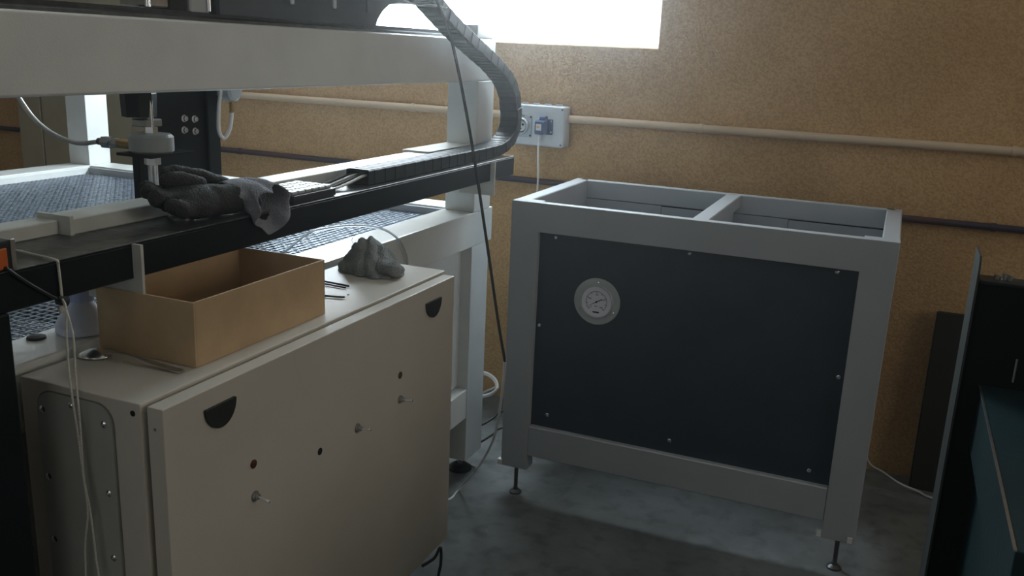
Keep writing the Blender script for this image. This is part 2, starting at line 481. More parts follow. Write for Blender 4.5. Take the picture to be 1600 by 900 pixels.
link('label_mark', B(ps[0] - .016, ps[0] - .004, sy - .0568, sy - .0560, ps[1] - .002, ps[1] + .002), MT['orange'], pl)
T([(ps[0] - .008, sy - .03, ps[1] - .028), (ps[0] - .008, sy - .045, ps[1] - .06), (ps[0] - .009, sy - .04, ps[1] - .12), (ps[0] - .016, sy - .01, 1.02), (ps[0] - .03, sy + .02, .86), (ps[0] - .035, sy + .03, .30), (ps[0] - .02, sy + .02, .008)], .0042, 'cable', MT['wcable'], pl)
bm = bmesh.new(); cyl(bm, (ps[0] - .008, sy - .030, ps[1] - .029), (ps[0] - .008, sy - .045, ps[1] - .055), .010, .006, n=12); link('cable_boot', bm, MT['socket'], pl, smooth=True)

# ================================================================== GREY EQUIPMENT FRAME (pump housing)
ef = thing('equipment_frame', 'light grey open-topped steel frame with dark front panel and round gauge', 'frame', (-.56, 3.1, 0))
FX0, FX1, FY0, FY1, FZ0, FZ1 = -1.152, .044, 2.763, 3.43, .115, 1.067
PW = .098
g = MT['grey']
def post(x0, x1, y0, y1, nm='post'):
    p = link(nm, B(x0, x1, y0, y1, FZ0 - .005, FZ1 - .002, bev=.0012), g, ef)
    cx, cy = (x0 + x1) / 2, (y0 + y1) / 2
    return p, cx, cy
posts = [(FX0, FX0 + PW, FY0, FY0 + .06), (FX1 - PW, FX1, FY0, FY0 + .06), (FX0, FX0 + .05, FY1 - .06, FY1), (FX1 - .05, FX1, FY1 - .06, FY1)]
for a in posts:
    p, cx, cy = post(*a)
    bm = bmesh.new(); cyl(bm, (cx, cy, .004), (cx, cy, FZ0 - .004), .0065, n=10)
    for k in range(14): cyl(bm, (cx, cy, .02 + k * .0062), (cx, cy, .022 + k * .0062), .0075, n=10)
    link('threaded_foot', bm, MT['darksteel'], p, smooth=True)
    bm = bmesh.new(); lathe(bm, (cx, cy, 0), (0, 0, 1), [(0, .022), (.006, .022), (.014, .010), (.02, .010), (.02, 0)], n=20); link('foot_pad', bm, MT['darksteel'], p, smooth=True)
# top rails and lips
link('top_rail', B(FX0 + PW - .003, FX1 - PW + .003, FY0 + .0001, FY0 + .036, .968, FZ1 - .0021, bev=.0012), g, ef)
link('top_rail', B(FX0 + .02, FX1 - .02, FY1 - .03, FY1, .995, FZ1 - .002, bev=.003), g, ef)
link('top_rail', B(FX0, FX0 + .05, FY0 + .055, FY1 - .055, .968, FZ1 - .002, bev=.003), g, ef)
link('top_rail', B(FX1 - .05, FX1, FY0 + .055, FY1 - .055, .968, FZ1 - .002, bev=.003), g, ef)
link('cross_bar', B(-.560, -.506, FY0 + .034, FY1 - .028, FZ1 - .05, FZ1 - .003, bev=.003), g, ef)
bm = bmesh.new(); prism(bm, [(FY0 + .035, FZ1 - .05), (FY1 - .03, FZ1 - .05), (FY1 - .03, .80), (FY1 - .30, FZ1 - .10), (FY0 + .035, FZ1 - .10)], 0, -.539, -.527)
link('gusset', bm, g, ef)
# bottom rails
link('bottom_rail', B(FX0 + PW - .001, FX1 - PW + .001, FY0 + .001, FY0 + .05, .165, .278, bev=.004), g, ef)
link('bottom_rail', B(FX0 + .045, FX1 - .045, FY1 - .05, FY1, .165, .245, bev=.004), g, ef)
link('bottom_rail', B(FX0 + .001, FX0 + .05, FY0 + .055, FY1 - .055, .165, .245, bev=.004), g, ef)
link('bottom_rail', B(FX1 - .05, FX1 - .001, FY0 + .055, FY1 - .055, .165, .245, bev=.004), g, ef)
# sheet sides and back with removable service flaps
link('side_sheet', B(FX0 + .012, FX0 + .016, FY0 + .05, FY1 - .05, .24, .97), g, ef)
link('side_sheet', B(FX1 - .016, FX1 - .012, FY0 + .05, FY1 - .05, .24, .97), g, ef)
for x0, x1, zs in ((FX0 + .05, -.80, .9935), (-.80, -.535, .9905), (-.535, -.33, .9935), (-.33, FX1 - .05, .991)):
    link('back_sheet', B(x0 + .001, x1 - .001, FY1 - .029, FY1 - .026, .24, zs), g, ef)
bm = bmesh.new(); box(bm, FX0 + .05, FX1 - .05, FY1 - .0255, FY1 - .022, .24, .9955); link('gap_shade', bm, MT['hole'], ef)['label'] = 'black sheet standing for the shade in the gap behind the back sheets'  # added black sheet, gives the seams above the back sheets their shade
# dark front panel
PY = FY0 + .022
fp = link('front_panel', B(FX0 + PW - .002, FX1 - PW + .002, PY, PY + .003, .274, .972), MT['navy'], ef)
for u, v in ((869, 371), (1078, 396), (1308, 425), (843, 508), (855, 648), (1046, 688), (1264, 735), (1310, 589)):
    p = at(u, v, 1, PY); screw(p, (0, -1, 0), fp, r=.0065, h=.004)
# feet brackets seen as pale tabs near the feet
for x0, x1 in ((FX0 - .012, FX0 + .004), (FX1 - PW - .016, FX1 - PW - .002), (FX1 - .022, FX1 - .008)):
    link('foot_tab', B(x0, x1, FY0 - .004, FY0 + .014, FZ0 - .003, FZ0 + .016), MT['white'], ef)['label'] = 'small pale tab at the foot'
# gauge
gc = at(933, 471, 1, PY)
pg = thing('pressure_gauge', 'round pressure gauge with steel flange, screwed to the dark front panel', 'gauge', (gc.x, PY, gc.z))
bm = bmesh.new(); lathe(bm, (gc.x, PY - .0005, gc.z), (0, -1, 0), [(0, .079), (.003, .079), (.0045, .077), (.0045, .058), (.010, .057), (.012, .055), (.012, .0525), (.006, .052), (.006, 0)], n=48)
link('flange', bm, MT['glassd'], pg, smooth=True)
bm = bmesh.new(); lathe(bm, (gc.x, PY - .0068, gc.z), (0, -1, 0), [(0, .0515), (.0008, .0515), (.0008, 0)], n=40)
link('dial', bm, MT['dial'], pg)['label'] = 'white dial face'
DY = PY - .0079
bm = bmesh.new()
for k in range(41):
    a = math.radians(225 - 270 * k / 40); major = k % 5 == 0
    r0, r1, w = (.029 if major else .032), .0365, (.0009 if major else .0004)
    d = Vector((math.cos(a), 0, math.sin(a))); n_ = Vector((-math.sin(a), 0, math.cos(a)))
    c = Vector((gc.x, DY, gc.z))
    vs = [bm.verts.new(c + d * r + n_ * s) for r, s in ((r0, -w), (r1, -w), (r1, w), (r0, w))]
    bm.faces.new(vs)
for k in range(48):   # scale ring
    a0, a1 = math.radians(225 - 270 * k / 48), math.radians(225 - 270 * (k + 1) / 48)
    c = Vector((gc.x, DY, gc.z))
    vs = [bm.verts.new(c + Vector((math.cos(a), 0, math.sin(a))) * r) for a, r in ((a0, .0358), (a0, .0368), (a1, .0368), (a1, .0358))]
    bm.faces.new(vs)
link('scale_marks', bm, MT['ink'], pg)
def text(s, size, p, parent, name, m, extr=0.0002, rot=(math.pi / 2, 0, 0)):
    cu = bpy.data.curves.new(name, 'FONT'); cu.body = s; cu.size = size; cu.align_x = 'CENTER'; cu.align_y = 'CENTER'; cu.extrude = extr
    cu.resolution_u = 3
    tmp = bpy.data.objects.new(name, cu); COL.objects.link(tmp)
    tmp.rotation_euler = rot; tmp.location = p
    bpy.context.view_layer.update()
    dg = bpy.context.evaluated_depsgraph_get()
    me = bpy.data.meshes.new_from_object(tmp.evaluated_get(dg))
    me.transform(tmp.matrix_world)
    bpy.data.objects.remove(tmp, do_unlink=True)
    bm_ = bmesh.new(); bm_.from_mesh(me); bpy.data.meshes.remove(me)
    o = link(name, bm_, m, parent)
    return o
for k, s in enumerate(('0', '200', '400', '600', '800')):
    a = math.radians(225 - 270 * k / 4)
    text(s, .0075, (gc.x + .0245 * math.cos(a), DY, gc.z + .0245 * math.sin(a)), pg, 'numeral', MT['ink'])
text('bar', .008, (gc.x, DY, gc.z - .014), pg, 'unit_mark', MT['ink'])
link('maker_mark', B(gc.x - .011, gc.x + .011, DY - .0002, DY, gc.z - .0375, gc.z - .0325), MT['ink'], pg)
bm = bmesh.new(); a = math.radians(211); c = Vector((gc.x, DY - .0012, gc.z)); d = Vector((math.cos(a), 0, math.sin(a))); nn = Vector((-d.z, 0, d.x))
vs0 = [c + d * .033 + nn * .0004, c + d * .033 - nn * .0004, c - nn * .0011, c - d * .022 - nn * .0017, c - d * .022 + nn * .0017, c + nn * .0011]
A = [bm.verts.new(p) for p in vs0]; A2 = [bm.verts.new(p + Vector((0, -.0008, 0))) for p in vs0]
bm.faces.new(A); bm.faces.new(A2[::-1])
for k in range(6): bm.faces.new((A[k], A[(k + 1) % 6], A2[(k + 1) % 6], A2[k]))
bmesh.ops.recalc_face_normals(bm, faces=bm.faces[:]); link('needle', bm, MT['ink'], pg)
bm = bmesh.new(); cyl(bm, c + Vector((0, .001, 0)), c + Vector((0, -.002, 0)), .0032, n=16); link('needle_hub', bm, MT['ink'], pg, smooth=True)
for a in (90, 208, 332):
    p = gc + Vector((math.cos(math.radians(a)), 0, math.sin(math.radians(a)))) * .065
    screw((p.x, PY - .0045, p.z), (0, -1, 0), pg, r=.0045, h=.004)

# ================================================================== WATERJET CUTTING TABLE
ct = thing('cutting_table', 'white waterjet cutting table with grated tank, gantry beam and black side rail', 'machine', (-2.2, 1.6, 0))
TX0, TX1, TY0, TY1 = -3.24, -1.31, .35, 2.965
w = MT['white']
link('tank_beam', B(TX1 - .122, TX1, TY0, TY1, .878, 1.0, bev=.005, seg=2), w, ct, smooth=True)
link('tank_beam', B(TX0, TX0 + .12, TY0, TY1, .878, 1.0, bev=.005, seg=2), w, ct, smooth=True)
link('tank_beam', B(TX0 + .12, TX1 - .122, TY1 - .115, TY1, .878, 1.0, bev=.005, seg=2), w, ct, smooth=True)
link('tank_beam', B(TX0 + .12, TX1 - .122, TY0, TY0 + .115, .878, 1.0, bev=.005, seg=2), w, ct, smooth=True)
link('tank_liner', B(TX0 + .12, TX0 + .125, TY0 + .115, TY1 - .12, .60, .99), w, ct)
link('tank_liner', B(TX1 - .127, TX1 - .122, TY0 + .115, TY1 - .12, .60, .99), w, ct)
link('grating_rest', B(TX0 + .125, TX1 - .127, TY1 - .128, TY1 - .116, .905, .992), MT['grey'], ct)['label'] = 'grey bolted strip at the far end of the tank'
for x in (-3.085, -3.01, -2.75, -1.75, -1.60, -1.50):
    bolt((x, TY1 - .128, .955), (0, -1, 0), ct, r=.009, h=.008)
link('tank_body', B(TX0 + .05, TX1 - .05, TY0 + .05, TY1 - .05, .38, .60), MT['grey'], ct)
bm = bmesh.new(); prism(bm, [(TX1 - .045, .89), (TX1 - .040, .89), (TX1 - .040, .36), (TX1 - .045, .36)], 1, TY0 + .05, TY1 - .05)
link('side_skirt', bm, w, ct)
link('tank_water', B(TX0 + .126, TX1 - .128, TY0 + .12, TY1 - .13, .60, .925), MT['water'], ct)['label'] = 'dark water surface under the grating'
# grating: bars both ways, several hundred, one part
bm = bmesh.new(); rnd = random.Random(3)
GX0, GX1, GY0, GY1, GZ = TX0 + .13, TX1 - .13, TY0 + .13, TY1 - .135, .968
pitch = .0205
nx = int((GX1 - GX0) / pitch); ny = int((GY1 - GY0) / pitch)
def wavy(bm, along, pos, a0, a1, th, zt, zb, ph):
    n = int((a1 - a0) / (pitch / 1.0)); prev = None
    for i in range(n + 1):
        a = a0 + (a1 - a0) * i / n
        dz = .0003 * (1 if (i + ph) % 2 else -1)
        pts = ((pos - th, zb + dz), (pos + th, zb + dz), (pos + th, zt + dz), (pos - th, zt + dz))
        ring = [bm.verts.new((p, a, z) if along == 1 else (a, p, z)) for p, z in pts]
        if prev:
            for k in range(4): bm.faces.new((prev[k], prev[(k + 1) % 4], ring[(k + 1) % 4], ring[k]))
        prev = ring
for i in range(nx + 1):
    x = GX0 + i * pitch + rnd.uniform(-.0008, .0008)
    wavy(bm, 1, x, GY0, GY1, .0010, GZ, GZ - .003, i)
for j in range(ny + 1):
    y = GY0 + j * pitch + rnd.uniform(-.0008, .0008)
    wavy(bm, 0, y, GX0, GX1, .0010, GZ, GZ - .003, j + 1)
bmesh.ops.recalc_face_normals(bm, faces=bm.faces[:])
gr = link('grating', bm, MT['galv'], ct); gr['kind'] = 'stuff'; gr['label'] = 'square woven steel grating over the tank'
# support slats under the mesh
for i in range(12):
    y = TY0 + .25 + i * .205
    link('slat', B(GX0, GX1, y - .003, y + .003, .926, .945), MT['darksteel'], ct)
# legs
def table_leg(x0, x1, y0, y1, nm='leg'):
    l = link(nm, B(x0, x1, y0, y1, .068, .880, bev=.004, seg=2), w, ct, smooth=True)
    cx, cy = (x0 + x1) / 2, (y0 + y1) / 2
    bm = bmesh.new(); cyl(bm, (cx, cy, .015), (cx, cy, .069), .010, n=12); cyl(bm, (cx, cy, .045), (cx, cy, .058), .017, n=6)
    link('levelling_screw', bm, MT['steel'], l, smooth=True)
    bm = bmesh.new(); lathe(bm, (cx, cy, 0), (0, 0, 1), [(0, .045), (.008, .045), (.022, .025), (.022, 0)], n=24); link('foot_pad', bm, MT['rubber'], l, smooth=True)
for a in ((TX1 - .11, TX1, 2.80, 2.94), (TX0, TX0 + .11, 2.80, 2.94), (TX1 - .11, TX1, TY0 + .02, TY0 + .16), (TX0, TX0 + .11, TY0 + .02, TY0 + .16)):
    table_leg(*a)
link('lower_rail', B(TX1 - .10, TX1 - .002, TY0 + .16, 2.80, .24, .355, bev=.004), w, ct)
link('lower_rail', B(TX0 + .002, TX0 + .10, TY0 + .16, 2.80, .24, .355, bev=.004), w, ct)
link('lower_rail', B(TX0 + .11, TX1 - .11, 2.82, 2.92, .24, .355, bev=.004), w, ct)
# columns and gantry beam
link('column', B(TX1 - .113, TX1, 2.807, 2.94, .999, 1.441, bev=.004, seg=2), w, ct, smooth=True)
link('column', B(-3.235, -3.122, 2.850, 2.965, .999, 1.441, bev=.004, seg=2), w, ct, smooth=True)
link('column', B(TX1 - .113, TX1, .37, .50, .999, 1.441, bev=.004, seg=2), w, ct, smooth=True)
link('column', B(-3.235, -3.122, .37, .50, .999, 1.441, bev=.004, seg=2), w, ct, smooth=True)
link('gantry_beam', B(TX1 - .113, TX1 + .001, .35, 2.94, 1.440, 1.577, bev=.006, seg=3), w, ct, smooth=True)
link('gantry_beam', B(-3.235, -3.122, .35, 2.965, 1.440, 1.577, bev=.006, seg=3), w, ct, smooth=True)
bm = bmesh.new()
prism(bm, [(-1.352, 1.5765), (-1.322, 1.5765), (-1.322, 1.583), (-1.328, 1.587), (-1.326, 1.595), (-1.348, 1.595), (-1.346, 1.587), (-1.352, 1.583)], 1, .40, 2.79)
link('guide_rail', bm, MT['darksteel'], ct)['label'] = 'dark steel linear guide on the gantry beam'
es = link('end_stop', B(-1.40, -1.315, 2.80, 2.936, 1.577, 1.622, bev=.006, seg=2), MT['lamp'], ct, smooth=True); es['label'] = 'grey end stop block'
bolt((-1.36, 2.80, 1.60), (0, -1, 0), es, r=.007)
# black side rail
RX0, RX1, RY0, RY1, RZ0, RZ1 = -1.309, -1.20, .76, 2.883, 1.132, 1.1965
bm = bmesh.new()
box(bm, RX0, RX1, RY0, RY1, RZ0, RZ1 - .003, bev=.003)
link('side_rail', bm, MT['railblack'], ct, smooth=True)['label'] = 'long black steel side rail'
link('rail_top_plate', B(-1.420, RX1, RY0, 2.80, RZ1 - .003, RZ1, bev=.001), MT['railtop'], ct)['label'] = 'scuffed dark plate on the rail'
link('rail_top_plate', B(-1.309, RX1, 2.80, RY1, RZ1 - .003, RZ1, bev=.001), MT['railtop'], ct)
link('rail_upstand', B(-1.40, -1.327, 1.165, 2.80, RZ1, 1.226, bev=.002), MT['white2'], ct)['label'] = 'white upstand strip behind the rail'
link('upstand_end', B(-1.405, -1.325, 1.157, 1.165, RZ1, 1.231), MT['white2'], ct)
link('rail_upstand', B(-1.405, -1.352, .76, 1.157, RZ1, 1.222, bev=.002), MT['white2'], ct)
bm = bmesh.new(); prism(bm, [(-1.42, 1.226), (-1.325, 1.226), (-1.325, 1.232), (-1.42, 1.232)], 1, 2.50, 2.805); link('column_plate', bm, w, ct)
def bracket(y, xr):
    t = link('rail_bracket', B(-1.31, xr, y, y + .006, 1.085, RZ0, bev=.0008), MT['white2'], ct)
    bm = bmesh.new(); box(bm, RX1, xr, y, y + .006, RZ0 - .001, RZ1 - .002); link('bracket_tab', bm, MT['white2'], t)
    return t
bracket(1.172, -1.180); bracket(2.685, -1.184)
link('rail_post', B(-1.31, -1.197, .79, .925, 0, RZ0, bev=.003), MT['railblack'], ct)['label'] = 'black post under the near end of the rail'

# ================================================================== TOOL CARRIAGE (carriage + Z plate + cutting head)
tc_ = thing('tool_carriage', 'black tool carriage on the gantry beam with hanging plate and cutting head', 'machine part', (-1.4, 1.8, 1.6))
k = MT['plastic']
prof = [(1.545, 1.592), (2.152, 1.592), (2.158, 1.607), (2.185, 1.632), (2.22, 1.650), (2.27, 1.658), (2.41, 1.660), (2.41, 1.674), (2.15, 1.674), (2.15, 1.69), (1.545, 1.69)]
bm = bmesh.new(); prism(bm, prof, 0, -1.42, -1.305); link('carriage_plate', bm, k, tc_)
link('carriage_housing', B(-1.60, -1.31, 1.60, 2.13, 1.69, 1.86, bev=.01, seg=2), k, tc_, smooth=True)
for y in (1.60, 1.78, 1.95, 2.10):
    link('housing_rib', B(-1.309, -1.300, y, y + .012, 1.625, 1.80, bev=.002), MT['lamp'] if y in (1.78, 1.95) else k, tc_)
link('bearing_block', B(-1.358, -1.316, 1.60, 1.68, 1.596, 1.613), MT['steel'], tc_)
# motor and blocks at the near side of the carriage
link('near_block', B(-1.39, -1.325, 1.365, 1.425, 1.597, 1.74, bev=.003), MT['steel'], tc_)
link('motor_body', B(-1.40, -1.33, 1.430, 1.480, 1.592, 1.76, bev=.004), k, tc_)
link('near_block', B(-1.39, -1.325, 1.484, 1.540, 1.592, 1.74, bev=.003), MT['lamp'], tc_)
link('clamp_bar', B(-1.40, -1.345, 1.36, 1.55, 1.74, 1.77, bev=.003), MT['darksteel'], tc_)
for y in (1.368, 1.534):
    bm = bmesh.new(); cyl(bm, (-1.322, y, 1.597), (-1.322, y, 1.75), .005, n=12); link('guide_pin', bm, MT['chrome'], tc_, smooth=True)
for z in range(6):
    bm = bmesh.new(); lathe(bm, (-1.365, 1.455, 1.60 + z * .022), (0, 0, 1), [(0, .02), (.012, .024), (.02, .02)], n=16)
    link('bellows_ring', bm, MT['rubber'], tc_, smooth=True) if z < 1 else bm.free()
# hanging Z plate
HX = -1.55
link('z_plate', B(HX - .02, HX, 1.60, 1.808, 1.145, 1.70, bev=.002), MT['black'], tc_)
link('z_plate_lower', B(HX - .015, HX + .005, 1.545, 1.62, 1.115, 1.335, bev=.002), MT['black'], tc_)
link('z_plate_edge', B(HX - .0005, HX + .012, 1.765, 1.808, 1.145, 1.70, bev=.002), MT['black'], tc_)
link('carriage_bridge', B(-1.57, -1.42, 1.60, 1.80, 1.69, 1.72), MT['black'], tc_)
for u, v in ((287, 185), (303, 186), (287, 203), (304, 205)):
    p = at(u, v, 0, HX); bolt(p, (1, 0, 0), tc_, r=.0065, h=.008, m='chrome')
nx_, ny_ = -1.505, 1.545
bm = bmesh.new(); lathe(bm, (nx_, ny_, 1.297), (0, 0, 1), [(0, .0), (0, .043), (.004, .047), (.034, .047), (.040, .041), (.042, .020), (.042, 0)], n=36)
link('collar', bm, MT['nozzlegrey'], tc_, smooth=True)['label'] = 'round grey collar of the cutting head'
link('head_bracket', B(HX - .002, nx_ + .05, ny_ - .055, ny_ + .08, 1.291, 1.297), MT['black'], tc_)
bm = bmesh.new(); cyl(bm, (nx_, ny_, 1.215), (nx_, ny_, 1.275), .0105, n=16); link('nozzle_tube', bm, MT['steel'], tc_, smooth=True)
bm = bmesh.new(); cyl(bm, (nx_, ny_, 1.270), (nx_, ny_, 1.292), .018, n=6); link('nozzle_nut', bm, MT['steel'], tc_)
bm = bmesh.new(); cyl(bm, (nx_, ny_, 1.15), (nx_, ny_, 1.216), .0085, .005, n=16); link('nozzle_tip', bm, MT['darksteel'], tc_, smooth=True)
bm = bmesh.new(); cyl(bm, (nx_, ny_, 1.338), (nx_, ny_, 1.352), .015, n=6); link('valve_nut', bm, MT['chrome'], tc_)
bm = bmesh.new(); cyl(bm, (nx_, ny_, 1.352), (nx_, ny_, 1.42), .007, n=12); link('valve_stem', bm, MT['steel'], tc_, smooth=True)
link('clamp_block', B(nx_ - .035, nx_ + .006, ny_ - .02, ny_ + .03, 1.352, 1.368, bev=.002), MT['steel'], tc_)
bm = bmesh.new(); lathe(bm, (nx_ - .03, ny_ + .0, 1.372), (0, 0, 1), [(0, 0), (0, .036), (.05, .038), (.068, .026), (.12, .026), (.12, 0)], n=8)
link('actuator', bm, MT['black'], tc_)
# side inlet fittings and high pressure hose
f0 = at(205, 226, 1, ny_)
dirx = Vector((-1, 0, 0))
c0 = Vector((nx_ - .04, ny_, f0.z))
for nm, a, b_, r, m_, nn_ in (('brass_fitting', 0, .055, .011, 'brass', 16), ('union_nut', .055, .068, .012, 'steel', 6), ('union_stem', .068, .076, .006, 'steel', 12), ('union_nut', .076, .100, .014, 'steel', 6), ('hose_ferrule', .100, .115, .008, 'darksteel', 12)):
    bm = bmesh.new(); cyl(bm, c0 + dirx * a, c0 + dirx * b_, r, n=nn_); link(nm, bm, MT[m_], tc_, smooth=True)
hp = [c0 + dirx * .11] + [at(u, v, 1, ny_ + .0) for u, v in ((125, 224), (100, 217), (75, 204), (52, 184), (33, 158), (22, 138), (16, 110))]
T(hp, .0052, 'feed_hose', MT['steel'], tc_)['label'] = 'thin curved metal feed hose'
# white signal cable loop with round sensor at the far edge of the plate
sy_ = 1.84
c1 = at(364, 143, 0, -1.52)
bm = bmesh.new(); lathe(bm, (-1.545, c1.y, c1.z + .002), (1, 0, 0), [(0, 0), (0, .026), (.03, .026), (.036, .02), (.036, 0)], n=28)
sn = link('sensor', bm, MT['lamp'], tc_, smooth=True); sn['label'] = 'round pale grey sensor with cable'
link('sensor_arm', B(-1.56, -1.53, 1.80, c1.y + .02, 1.41, 1.46), MT['lamp'], tc_)
cp = at(362, 167, 0, -1.52)
bm = bmesh.new(); cyl(bm, (-1.52, cp.y, cp.z + .012), (-1.52, cp.y, cp.z - .014), .006, n=12); link('cable_gland', bm, MT['brass'], tc_, smooth=True)
lp = [at(u, v, 0, -1.52) for u, v in ((362, 172), (361, 188), (358, 204), (350, 216), (343, 208), (341, 190), (342, 165), (344, 145), (344, 120))]
T(lp, .0048, 'signal_cable', MT['wcable'], tc_)

# ================================================================== CABLE CHAIN
cc = thing('cable_chain', 'black ribbed cable chain lying on the rail and looping up to the carriage', 'cable chain', (-1.255, 2.5, 1.2))
pathyz = [(1.985, 1.2175), (2.2, 1.2175), (2.45, 1.2175), (2.7, 1.218), (2.84, 1.224), (2.925, 1.250), (2.965, 1.30), (2.962, 1.345), (2.94, 1.402), (2.885, 1.450), (2.790, 1.496), (2.675, 1.537), (2.550, 1.581), (2.442, 1.624), (2.380, 1.651), (2.325, 1.674), (2.252, 1.692), (2.108, 1.712)]
fine = smooth_path([(0, a, b) for a, b in pathyz], 24)
acc = [0]
for a, b in zip(fine, fine[1:]): acc.append(acc[-1] + (b - a).length)
L = acc[-1]; LP = .0265; nl = int(L / LP)
def sample(s):
    s = min(max(s, 0), L - 1e-6)
    for i in range(len(acc) - 1):
        if acc[i + 1] >= s:
            t = (s - acc[i]) / max(1e-9, acc[i + 1] - acc[i]); return fine[i].lerp(fine[i + 1], t)
    return fine[-1]
# one link in local coordinates: x width, y along, z height
bm = bmesh.new()
W2, H2 = .034, .0195
for s in (-1, 1):
    box(bm, s * W2, s * (W2 - .006), -.0165, .0165, -H2 + .001, H2 - .001, bev=.002)
for zs in (-1, 1):
    box(bm, -W2 + .004, W2 - .004, -.0105, .0105, zs * H2, zs * (H2 - .004), bev=.0012)
    box(bm, -W2 + .004, W2 - .004, -.0145, .0145, zs * (H2 - .004), zs * (H2 - .007))
lk = None
for i in range(nl):
    s = (i + .5) * LP
    p = sample(s); q = (sample(s + .01) - sample(s - .01)).normalized()
    ang = math.atan2(q.z, q.y)
    if lk is None:
        lk = link('chain_link', bm, MT['chain'], cc); o = lk
    else:
        o = lk.copy(); COL.objects.link(o)
    o.parent = cc
    o.matrix_parent_inverse = Matrix.Identity(4)
    jit = 1.0
    o.location = Vector((-1.255 + (0.001 if i % 2 else -0.0005), p.y, p.z)) - Vector(cc.location)
    o.rotation_euler = (ang, 0, 0)
# cables leaving the near end of the chain
for j, dx in enumerate((-.022, -.008, .006, .018)):
    m_ = MT['wcable'] if j in (1, 3) else MT['rubber']
    T([(-1.255 + dx, 2.06, 1.219), (-1.255 + dx, 1.985, 1.222), (-1.258 + dx * 1.2, 1.93, 1.214), (-1.262 + dx * 1.2, 1.87, 1.205), (-1.266 + dx * 1.1, 1.815, 1.203)], .0036, 'cable', m_, cc)

# ================================================================== KEYPAD
kp = thing('keypad', 'small black keypad with pale grey keys lying on the rail', 'keypad', (-1.262, 1.73, RZ1))
link('case', B(-1.322, -1.206, 1.648, 1.812, RZ1 + .0005, RZ1 + .019, bev=.003, seg=2), k, kp, smooth=True)
kb = None
for i in range(4):
    for j in range(6):
        x = -1.314 + i * .0255; y = 1.654 + j * .0258
        bm = bmesh.new(); box(bm, x, x + .0225, y, y + .0225, RZ1 + .0185, RZ1 + .0265, bev=.002)
        link('key', bm, MT['keycap'], kp)

# ================================================================== CABINET
cb = thing('electrical_cabinet', 'cream steel electrical cabinet with switches on its door, beside the tank', 'cabinet', (-1.16, 1.5, 0))
c = MT['cream']
BX0, BX1, BY0, BY1, BZ0, BZ1 = -1.292, -1.030, 1.002, 2.046, .30, .99
link('body', B(BX0, BX1, BY0, BY1, BZ0, BZ1, bev=.004, seg=2), c, cb, smooth=True)
bm = bmesh.new()
box(bm, BX1 - .001, BX1 + .004, BY0 + .018, BY1 - .02, BZ0 + .02, BZ1 - .018); link('door_seal', bm, MT['rubber'], cb)
dr = link('door', B(-1.024, -.991, 1.008, 2.020, .246, .986, bev=.003, seg=2), c, cb, smooth=True)
for x, y in ((-1.26, 1.05), (-1.08, 1.05), (-1.26, 1.74), (-1.10, 1.60)):
    link('leg', B(x - .02, x + .02, y - .02, y + .02, 0, .301), MT['black'], cb)
# half moon locks
def halfmoon(yc, zt, r):
    bm = bmesh.new(); n = 18
    pts = [(yc + r * math.cos(math.radians(180 + 180 * i / n)), zt + 1.12 * r * math.sin(math.radians(180 + 180 * i / n))) for i in range(n + 1)]
    prism(bm, pts, 0, -.9915, -.985)
    return link('lock', bm, MT['rubber'], dr)
h1 = halfmoon(1.135, .953, .0375); h2 = halfmoon(1.902, .950, .038)
for h, yc, zt in ((h1, 1.135, .953), (h2, 1.902, .950)):
    bm = bmesh.new(); cyl(bm, (-.986, yc, zt - .016), (-.9835, yc, zt - .016), .008, n=14); link('lock_insert', bm, MT['darksteel'], h, smooth=True) if False else bm.free()
for y, z in ((1.218, .806), (1.746, .806)):
    bm = bmesh.new(); lathe(bm, (-.9912, y, z), (1, 0, 0), [(0, .0085), (.0015, .0085), (.0015, .0065), (.003, .005), (.0038, 0)], n=20)
    link('indicator_lamp', bm, MT['redled'], dr, smooth=True)['label'] = 'small unlit dark red indicator'
bm = bmesh.new(); cyl(bm, (-.9915, 1.424, .746), (-.9905, 1.424, .746), .0078, n=20); link('hole', bm, MT['hole'], dr)['label'] = 'empty black switch hole'
for (y, z), dv in (((1.219, .742), Vector((.9, .12, -.25))), ((1.563, .744), Vector((.95, .25, .02))), ((1.747, .746), Vector((.95, .25, .05)))):
    bm = bmesh.new(); lathe(bm, (-.9912, y, z), (1, 0, 0), [(0, .0105), (.0015, .0105), (.002, .008)], n=20)
    cyl(bm, (-.990, y, z), (-.986, y, z), .0085, n=6); cyl(bm, (-.986, y, z), (-.981, y, z), .0055, n=14)
    sw = link('toggle_switch', bm, MT['steel'], dr, smooth=True)
    p = Vector((-.982, y, z)); d = dv.normalized()
    bm = bmesh.new(); lathe(bm, p, d, [(0, .0022), (.010, .0026), (.020, .0032), (.0225, .0028), (.0235, 0)], n=12); link('lever', bm, MT['chrome'], sw, smooth=True)
# side cover plate with gasket line and screws
def rrect(x0, x1, z0, z1, r, n=6):
    pts = []
    for cx, cz, a0 in ((x1 - r, z1 - r, 0), (x0 + r, z1 - r, 90), (x0 + r, z0 + r, 180), (x1 - r, z0 + r, 270)):
        for i in range(n + 1):
            a = math.radians(a0 + 90 * i / n); pts.append((cx + r * math.cos(a), cz + r * math.sin(a)))
    return pts
bm = bmesh.new(); prism(bm, rrect(-1.255, -1.086, .34, .977, .035), 1, BY0 - .0015, BY0 + .001); link('cover_gasket', bm, MT['gasket'], cb)
bm = bmesh.new(); prism(bm, rrect(-1.252, -1.0885, .343, .9745, .033), 1, BY0 - .004, BY0 - .001); sp_ = link('side_cover', bm, MT['sideplate'], cb)
for x in (-1.238, -1.105):
    for z in (.943, .822, .704, .585, .466, .37):
        screw((x, BY0 - .004, z), (0, -1, 0), sp_, r=.0062)
screw((-1.173, BY0 - .004, .962), (0, -1, 0), sp_, r=.0048)
